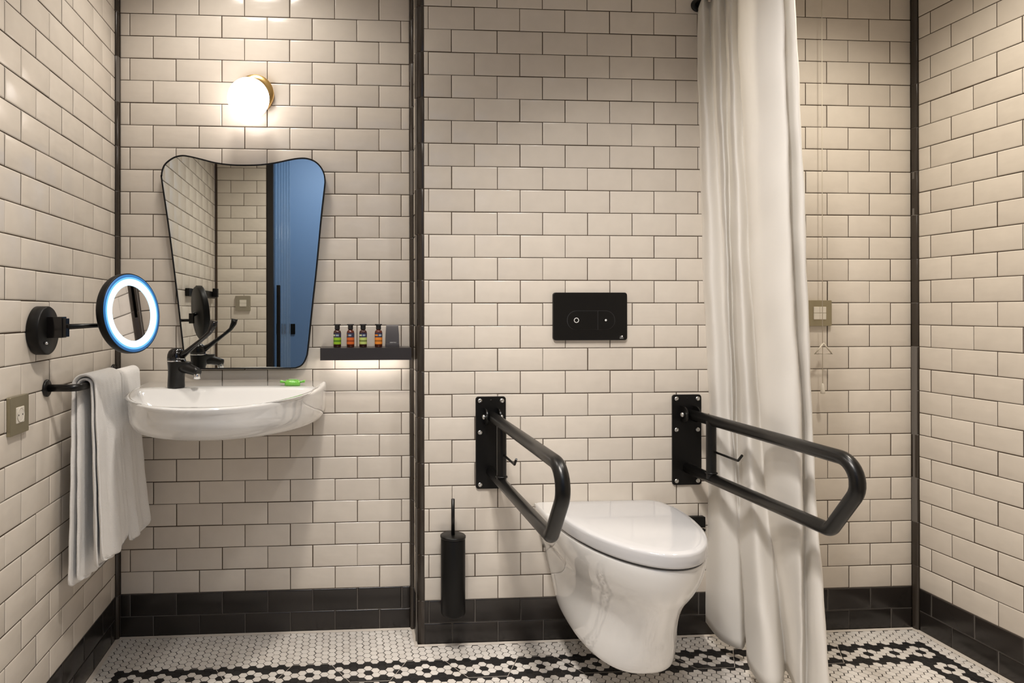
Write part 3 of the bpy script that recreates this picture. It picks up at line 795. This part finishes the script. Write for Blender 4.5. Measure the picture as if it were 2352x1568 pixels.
# ------------------------------------------------------------------ flush plate
def flush_plate():
    c = Vector((1.577, MY - .0024, .9285 + ZF)); u = Vector((1, 0, 0)); n = Vector((0, -1, 0))
    t = empty('flush_plate', c, 'black rectangular flush plate on the wall above the toilet', 'flush plate')
    mb = MB(); plate(mb, c, u, Z3, n, .250, .158, .009, .011, ease=.0015); mb.build('plate', 'matt_black', t)
    def pill(x0, x1, h, rl, rr):
        # half pills, flat where radius is 0
        pts = []
        for cx_, cy_, a0, r in ((x1 - rr, h / 2 - rr, 0, rr), (x0 + rl, h / 2 - rl, 90, rl), (x0 + rl, -h / 2 + rl, 180, rl), (x1 - rr, -h / 2 + rr, 270, rr)):
            for k in range(9):
                a = radians(a0 + 90 * k / 8); pts.append((cx_ + r * cos(a), cy_ + r * sin(a)))
        return pts
    s = .250 / (1915 - 345); px0 = (345 + 1915) / 2; py0 = (297 + 1297) / 2
    X = lambda v: (v - px0) * s
    zc = -(877 - py0) * s; h = 385 * s
    base = c + n * .011
    mb = MB()
    def ringpts(p, d): return list([base + u * a + Z3 * (b + zc) + n * d for a, b in p])
    outer = pill(X(628), X(1652), h + .0022, (h + .0022) / 2.02, (h + .0022) / 2.02)
    mb.rings([ringpts(outer, .0001), ringpts(outer, .0003)][::1], 0, False); mb.build('button_recess', 'gap_dark', t)
    for nm, a, b, rl, rr in (('large_button', 640, 1278, h / 2.02, .0008), ('small_button', 1290, 1640, .0008, h / 2.02)):
        p = pill(X(a), X(b), h, rl, rr)
        mb = MB(); mb.rings([ringpts(p, .0003), ringpts(p, .0016)], 0, False); ob = mb.build(nm, 'matt_black', t)
        mb = MB()
        if nm[0] == 'l': mb.lathe([(.0062, .0017), (.0066, .0020), (.0082, .0020), (.0086, .0017)], base + u * X(828) + Z3 * zc, n, 32, caps=(False, False))
        else: mb.lathe([(.0036, .0017), (.0030, .0020), (.0001, .0021)], base + u * X(1452) + Z3 * zc, n, 20, caps=(False, True))
        q = mb.build('button_mark', 'white_mark', ob)
    mb = MB(); k = base + u * X(1790)
    text_into(mb, 'n\u25cf', k - Z3 * (1215 - py0) * s, u, Z3, n, .0052); text_into(mb, 'noken', k - Z3 * (1247 - py0) * s, u, Z3, n, .0038)
    mb.build('maker_mark', 'white_mark', t)
flush_plate()

# ------------------------------------------------------------------ toilet
def toilet():
    cx = 1.5785; t = empty('toilet', (cx, MY, .1), 'white wall-hung toilet with closed lid between the two grab bars', 'toilet')
    yb = MY - .0032
    N = 64
    def ring(a, yf, z, slope=0.0, p=2.3, pinch=1.0, yw=None, zadj=None, aw=None):
        # aw = half width at the wall; a = half width at the widest point
        aw = a if aw is None else aw
        ye = yf + (yb - yf) * .66      # where the side starts curving to the front
        r = []
        m = int(N * .6)
        for i in range(m):
            tt = pi * i / (m - 1); ct, st = cos(tt), sin(tt)
            r.append(Vector((cx + a * (abs(ct) ** (2 / p)) * (1 if ct > 0 else -1), ye - (ye - yf) * (abs(st) ** (2 / p)), z)))
        k = (N - m) // 3
        for j in range(1, k + 1):
            s = j / k; r.append(Vector((cx - (a + (aw - a) * s * s), ye + (yb - ye) * s, z)))
        rest = N - m - 2 * k
        for j in range(1, rest + 1):
            s = j / (rest + 1); r.append(Vector((cx - aw + 2 * aw * s, yb, z)))
        for j in range(k):
            s = 1 - j / k; r.append(Vector((cx + (a + (aw - a) * s * s), ye + (yb - ye) * s, z)))
        for q in r:
            q.z += ZF + slope * (q.y + .5) / .38
        return r
    lv = [(.100, -.44, -.041, .055, .08, 2.5), (.126, -.515, -.036, .053, .108, 2.5), (.138, -.540, -.026, .050, .120, 2.5), (.1425, -.553, -.008, .047, .126, 2.4), (.1440, -.568, .03, .035, .132, 2.3),
          (.1430, -.585, .075, .02, .140, 2.15), (.1425, -.605, .115, .012, .147, 2.05), (.1445, -.625, .15, .008, .155, 2.0), (.151, -.645, .18, .004, .163, 2.0), (.169, -.674, .215, .0, .173, 2.0),
          (.1835, -.693, .25, .0, .182, 2.0), (.190, -.703, .28, .0, .187, 2.0), (.1915, -.706, .298, .0, .190, 2.0), (.1905, -.7055, .307, 0, .190, 2.0), (.187, -.702, .312, 0, .188, 2.0)]
    # smooth the profile between the given levels
    fine = []
    for i in range(len(lv) - 1):
        p0, p1, p2, p3 = lv[max(i - 1, 0)], lv[i], lv[i + 1], lv[min(i + 2, len(lv) - 1)]
        for k in range(3):
            q = k / 3
            fine.append(tuple(.5 * ((2 * b) + (c_ - a) * q + (2 * a - 5 * b + 4 * c_ - d) * q * q + (3 * b - a - 3 * c_ + d) * q ** 3) for a, b, c_, d in zip(p0, p1, p2, p3)))
    fine.append(lv[-1])
    rs = [ring(a, yf, z, sl, aw=aw, p=p) for a, yf, z, sl, aw, p in fine]
    mb = MB(); mb.rings([list(reversed(r)) for r in rs], 0, True)
    # rear shoulder under the hinges
    sh = []
    for z, a, y1 in ((.290, .189, -.262), (.306, .190, -.262), (.312, .1885, -.259), (.315, .184, -.255)):
        sh.append([Vector((cx + q[0], yb + (y1 - yb) * .5 + q[1], z + ZF)) for q in rrect(2 * a, yb - y1, .018, 5)])
    mb.rings(sh, 0, True)
    o = mb.build('pan', 'ceramic', t)
    # seat and lid: outline from straight back to rounded front
    def lid_ring(k, z):
        pts = []
        a = .1925 - k; yf = -.7125 + k; yr = -.2385 - k; r = .045
        ye = -.330
        M = 44
        for i in range(M + 1):
            tt = pi * i / M; ct, st = cos(tt), sin(tt); p = 2.0
            pts.append(Vector((cx + a * (abs(ct) ** (2 / p)) * (1 if ct > 0 else -1), ye - (ye - yf) * (abs(st) ** (2 / p)), z + ZF)))
        ar = a * .93
        for i in range(9):
            q = radians(180 - 90 * i / 8)
            pts.append(Vector((cx - ar + r + r * cos(q), yr - r + r * sin(q), z + ZF)))
        for i in range(9):
            q = radians(90 - 90 * i / 8)
            pts.append(Vector((cx + ar - r + r * cos(q), yr - r + r * sin(q), z + ZF)))
        return list(reversed(pts))
    mb = MB(); mb.rings([lid_ring(.006, .3095), lid_ring(.006, .3165)], 0, True); mb.build('seat_gap_shade', 'gap_dark', t)  # dark slab painted in for the shade between lid and rim
    mb = MB(); mb.rings([lid_ring(.003, .3150), lid_ring(.0005, .317), lid_ring(0, .321), lid_ring(.0005, .343), lid_ring(.002, .3485), lid_ring(.006, .3515), lid_ring(.02, .3530), lid_ring(.045, .3538)], 0, True); mb.build('lid', 'seat_plastic', t)
toilet()

# ------------------------------------------------------------------ grab bars
def grab_bar(cx, label, out=0.0):
    t = empty('grab_bar', (cx, MY, .515 + ZF), label, 'grab bar', 'fold-down grab bars beside the toilet')
    u = Vector((1, 0, 0)); n = Vector((0, -1, 0)); c = Vector((cx, MY - .0024, .515 + ZF))
    mb = MB(); plate(mb, c, u, Z3, n, .100, .302, .009, .006); mb.build('wall_plate', 'matt_black', t)
    for sx in (-1, 1):
        for dz in (.1375, .034, -.137):
            mb = MB(); k = c + u * sx * .0365 + Z3 * dz + n * .006
            mb.lathe([(.0072, 0), (.0076, .0008), (.0070, .0028), (.0045, .0040), (.0012, .0042), (.0010, .003)], k, n, 20)
            mb.build('bolt', 'zinc_bolt', t)
    mb = MB(); mb.lathe([(.003, .006), (.0026, .0068), (.0002, .0070)], c + Z3 * .1385, n, 12, caps=(True, True)); mb.build('cover_screw', 'satin_black', t)
    zt, zb = .603 + ZF, .421 + ZF
    # hinge ears and pin
    y0 = MY - .0084
    for sx in (-1, 1):
        mb = MB(); pr = []
        for i in range(13):
            a = radians(90 - 180 * i / 12); pr.append((y0 - .022 - .026 * cos(a), zt + .026 * sin(a)))
        pr = [(y0, zt + .026)] + pr + [(y0, zt - .026)]
        mb.rings([[Vector((cx + sx * .0215 - .002, a, b)) for a, b in pr], [Vector((cx + sx * .0215 + .002, a, b)) for a, b in pr]], 0, False)
        mb.build('hinge_bracket', 'satin_black', t)
    mb = MB(); mb.tube([(cx - .034, y0 - .024, zt), (cx + .034, y0 - .024, zt)], .0045, 14)
    for sx in (-1, 1): mb.lathe([(.001, 0), (.0085, 0), (.0085, .005), (.0065, .007), (.001, .007)], (cx + sx * .0255, y0 - .024, zt), (sx, 0, 0), 8)
    mb.build('hinge_pin', 'zinc_bolt', t)
    path = fillet([(cx, y0 - .010, zt), (cx + out, -.900, zt), (cx + out * .85, -.764, zb), (cx, y0 - .004, zb)], [.052, .026], 12)
    mb = MB(); mb.tube(path, .0168, 24); mb.build('rail', 'satin_black', t)
    mb = MB(); mb.tube([(cx, -.274, zt), (cx, -.274, zb)], .0150, 20, caps=(False, False)); mb.build('strut', 'satin_black', t)
    mb = MB(); mb.lathe([(.0168, 0), (.0185, .001), (.0185, .004), (.0168, .005)], (cx, -.274, zb + .0165), n=24, caps=(False, False)); mb.build('weld_collar', 'satin_black', t)
    zh = .507 + ZF
    mb = MB(); mb.tube(fillet([(cx + .006, -.285, zh), (cx + .006, -.407, zh), (cx + .006, -.427, zh + .020)], .006, 5), .0036, 12); mb.build('roll_hook', 'satin_black', t)
grab_bar(1.244, 'black fold-down grab bar left of the toilet')
grab_bar(1.909, 'black fold-down grab bar right of the toilet, beside the curtain', .020)

# ------------------------------------------------------------------ toilet brush
def brush():
    c = Vector((1.111, MY - .0505, .118))
    t = empty('toilet_brush', c, 'matt black toilet brush in a tall cylinder on the wall', 'toilet brush')
    mb = MB(); mb.lathe([(.001, .0), (.030, .001), (.037, .005), (.0390, .012), (.0390, .246), (.0380, .248), (.001, .248)], c, n=48); mb.build('holder', 'matt_black', t)
    mb = MB(); mb.lathe([(.001, .2485), (.0400, .2485), (.0408, .250), (.0408, .255), (.0395, .2565), (.008, .2575), (.001, .2575)], c, n=48); mb.build('lid', 'satin_black', t)
    mb = MB(); mb.tube([c + Vector((0, 0, .2575)), c + Vector((0, 0, .372))], .0058, 18); mb.build('handle', 'satin_black', t)
    mb = MB(); mb.box((c.x - .012, MY - .0120, c.z + .10), (c.x + .012, MY - .0025, c.z + .20)); mb.build('wall_bracket', 'matt_black', t)
brush()

# ------------------------------------------------------------------ shower rail and curtain
RZ = 2.118
def curtain():
    t = empty('curtain_rail', (1.950, -.9, RZ), 'black shower rail fixed to the back wall above the curtain', 'rail')
    mb = MB(); mb.tube([(1.950, MY - .008, RZ), (1.950, FY + .008, RZ)], .011, 20); mb.build('rod', 'satin_black', t)
    for y, s in ((MY - .0024, -1), (FY + .0024, 1)):
        mb = MB(); mb.lathe([(.001, 0), (.022, 0), (.0225, .002), (.021, .007), (.012, .009), (.001, .009)], (1.950, y, RZ), (0, s, 0), 28); mb.build('flange', 'satin_black', t)
    # curtain: fold path at four heights; (u in photo at that height, x) measured -> y
    f, cx, C = 1535.81511, 893.58356, Vector((0.76262, -2.29368))
    def yat(u, x): return C.y + (x - C.x) / math.tan(math.atan((u - cx) / f) + .0676)
    # height: list of (u, x)
    TOP = [(1601, 1.958), (1616, 1.925), (1634, 1.965), (1652, 1.932), (1668, 1.972), (1680, 1.945), (1696, 1.975), (1706, 1.925), (1750, 1.918), (1796, 1.930), (1800, 1.965), (1815, 1.950), (1827, 1.960), (1818, 1.992)]
    MID = [(1609, 1.980), (1630, 1.945), (1661, 1.988), (1670, 1.955), (1679, 1.998), (1698, 1.958), (1722, 2.000), (1729, 1.942), (1774, 1.932), (1814, 1.948), (1819, 1.988), (1838, 1.970), (1852, 1.982), (1842, 2.015)]
    LOW = [(1621, 2.009), (1645, 1.969), (1674, 2.007), (1682, 1.987), (1692, 2.037), (1716, 1.985), (1746, 2.042), (1752, 1.972), (1800, 1.952), (1838, 1.972), (1843, 2.017), (1855, 2.002), (1866, 2.012), (1856, 2.045)]
    BOT = [(1617, 1.975), (1652, 1.952), (1700, 1.980), (1712, 2.020), (1718, 1.955), (1752, 1.930), (1790, 1.965), (1802, 2.050), (1822, 2.015), (1838, 1.970), (1852, 2.005), (1880, 1.980), (1908, 1.995), (1895, 2.040)]
    levels = [(2.105, TOP), (1.98, TOP), (1.26, MID), (.76, LOW), (.045, BOT)]
    L3 = [[Vector((x, yat(u, x))) for u, x in lst] for _, lst in levels]
    zs = [z for z, _ in levels]
    def cr(p0, p1, p2, p3, s): return .5 * ((2 * p1) + (p2 - p0) * s + (2 * p0 - 5 * p1 + 4 * p2 - p3) * s * s + (3 * p1 - p0 - 3 * p2 + p3) * s ** 3)
    K = len(TOP); SUB = 9; NZ = 70
    rows = []
    for iz in range(NZ + 1):
        z = zs[0] + (zs[-1] - zs[0]) * iz / NZ
        k = max(i for i in range(len(zs)) if z <= zs[i] + 1e-9); k = min(k, len(zs) - 2)
        s = (zs[k] - z) / (zs[k] - zs[k + 1])
        ctrl = []
        for j in range(K):
            a, b = L3[k][j], L3[k + 1][j]; am = L3[max(k - 1, 0)][j]; bp = L3[min(k + 2, len(zs) - 1)][j]
            ctrl.append(a.lerp(b, s * s * (3 - 2 * s) * .35 + s * .65))
        row = []
        for j in range(K - 1):
            p0, p1, p2, p3 = ctrl[max(j - 1, 0)], ctrl[j], ctrl[j + 1], ctrl[min(j + 2, K - 1)]
            for q in range(SUB): row.append(cr(p0, p1, p2, p3, q / SUB))
        row.append(ctrl[-1])
        out = []
        for i, p in enumerate(row):
            s2 = i / len(row)
            w = .0012 * sin(z * 19 + s2 * 14) + .0008 * sin(z * 43 - s2 * 31)
            zz = z
            if iz == NZ: zz += .006 * sin(s2 * 9)
            out.append(Vector((p.x + w, p.y, zz)))
        rows.append(out)
    mb = MB(); n = len(rows[0]); vs = [p for r in rows for p in r]
    fs = [(i * n + j, (i + 1) * n + j, (i + 1) * n + j + 1, i * n + j + 1) for i in range(NZ) for j in range(n - 1)]
    mb.add(vs, fs, 0, True)
    cu = empty('shower_curtain', (1.955, -.38, .05), 'long cream fabric shower curtain gathered against the back wall', 'curtain')
    o = mb.build('curtain_cloth', 'curtain_cloth', cu)
    md = o.modifiers.new('sol', 'SOLIDIFY'); md.thickness = .0010; md.offset = 0
    for j in (1, 3, 5, 8, 11):
        mb = MB(); p = rows[0][j * SUB]
        cy = p.y; R_ = .019
        mb.tube([(1.950 + R_ * cos(a), cy, RZ + R_ * sin(a)) for a in [2 * pi * i / 20 for i in range(21)]], .0018, 8, caps=(False, False))
        mb.build('curtain_ring', 'chrome', cu)
curtain()

# ------------------------------------------------------------------ emergency pull cord
t = empty('pull_cord', (2.369, MY - .03, .64 + ZF), 'cream emergency pull cord with triangular handle by the shower switch', 'pull cord')
mb = MB(); mb.tube([(2.369, MY - .030, HC - .03), (2.369, MY - .030, .700 + ZF)], .0011, 8); mb.build('cord', 'cord', t)
mb = MB(); mb.lathe([(.001, .03), (.025, .028), (.028, .002), (.028, 0), (.001, 0)], (2.369, MY - .030, HC - .031), n=24); mb.build('ceiling_rose', 'cream_plastic', t)
mb = MB(); k = Vector((2.372, MY - .030, .815 + ZF))
mb.tube([k + Vector(p) for p in ((0, 0, .022), (.030, 0, -.014), (-.030, 0, -.014), (0, 0, .022))], .0030, 8); mb.build('triangle_handle', 'cord', t)
mb = MB(); mb.lathe([(.0015, .034), (.004, .030), (.0075, .004), (.0065, 0), (.001, -.001)], (2.369, MY - .030, .668 + ZF), n=20); mb.build('weight', 'cream_plastic', t)

# ------------------------------------------------------------------ sliding fluted glass door (seen in the mirror)
t = empty('sliding_door', (.2, FY - .11, 0), 'fluted glass sliding door with long black pull, seen in the mirror', 'door')
mb = MB(); N = 44; x0, x1, yv = -.45, .437, FY - .11
fr = []; bk = []
NX = 260
for i in range(NX + 1):
    x = x0 + (x1 - x0) * i / NX
    fr.append((x, yv + .004 + .0022 * abs(sin(pi * (x - x0) / .0165)))); bk.append((x, yv - .004))
prof = bk + list(reversed(fr))
mb.rings([[Vector((a, b, z)) for a, b in reversed(prof)] for z in (.03, 2.15)], 0, False); mb.build('glass_panel', 'fluted_glass', t)
mb = MB(); mb.box((x0, yv - .012, .010), (x1, yv + .012, .0295)); mb.box((x0, yv - .012, 2.151), (x1, yv + .012, 2.18)); mb.build('door_frame', 'jamb_black', t)
mb = MB(); mb.box((.356, yv + .018, .42 + ZF), (.378, yv + .034, 1.105 + ZF))
for z in (.46 + ZF, 1.06 + ZF): mb.box((.361, yv + .0065, z), (.373, yv + .018, z + .02))
mb.build('door_handle', 'matt_black', t, bevel=.003)
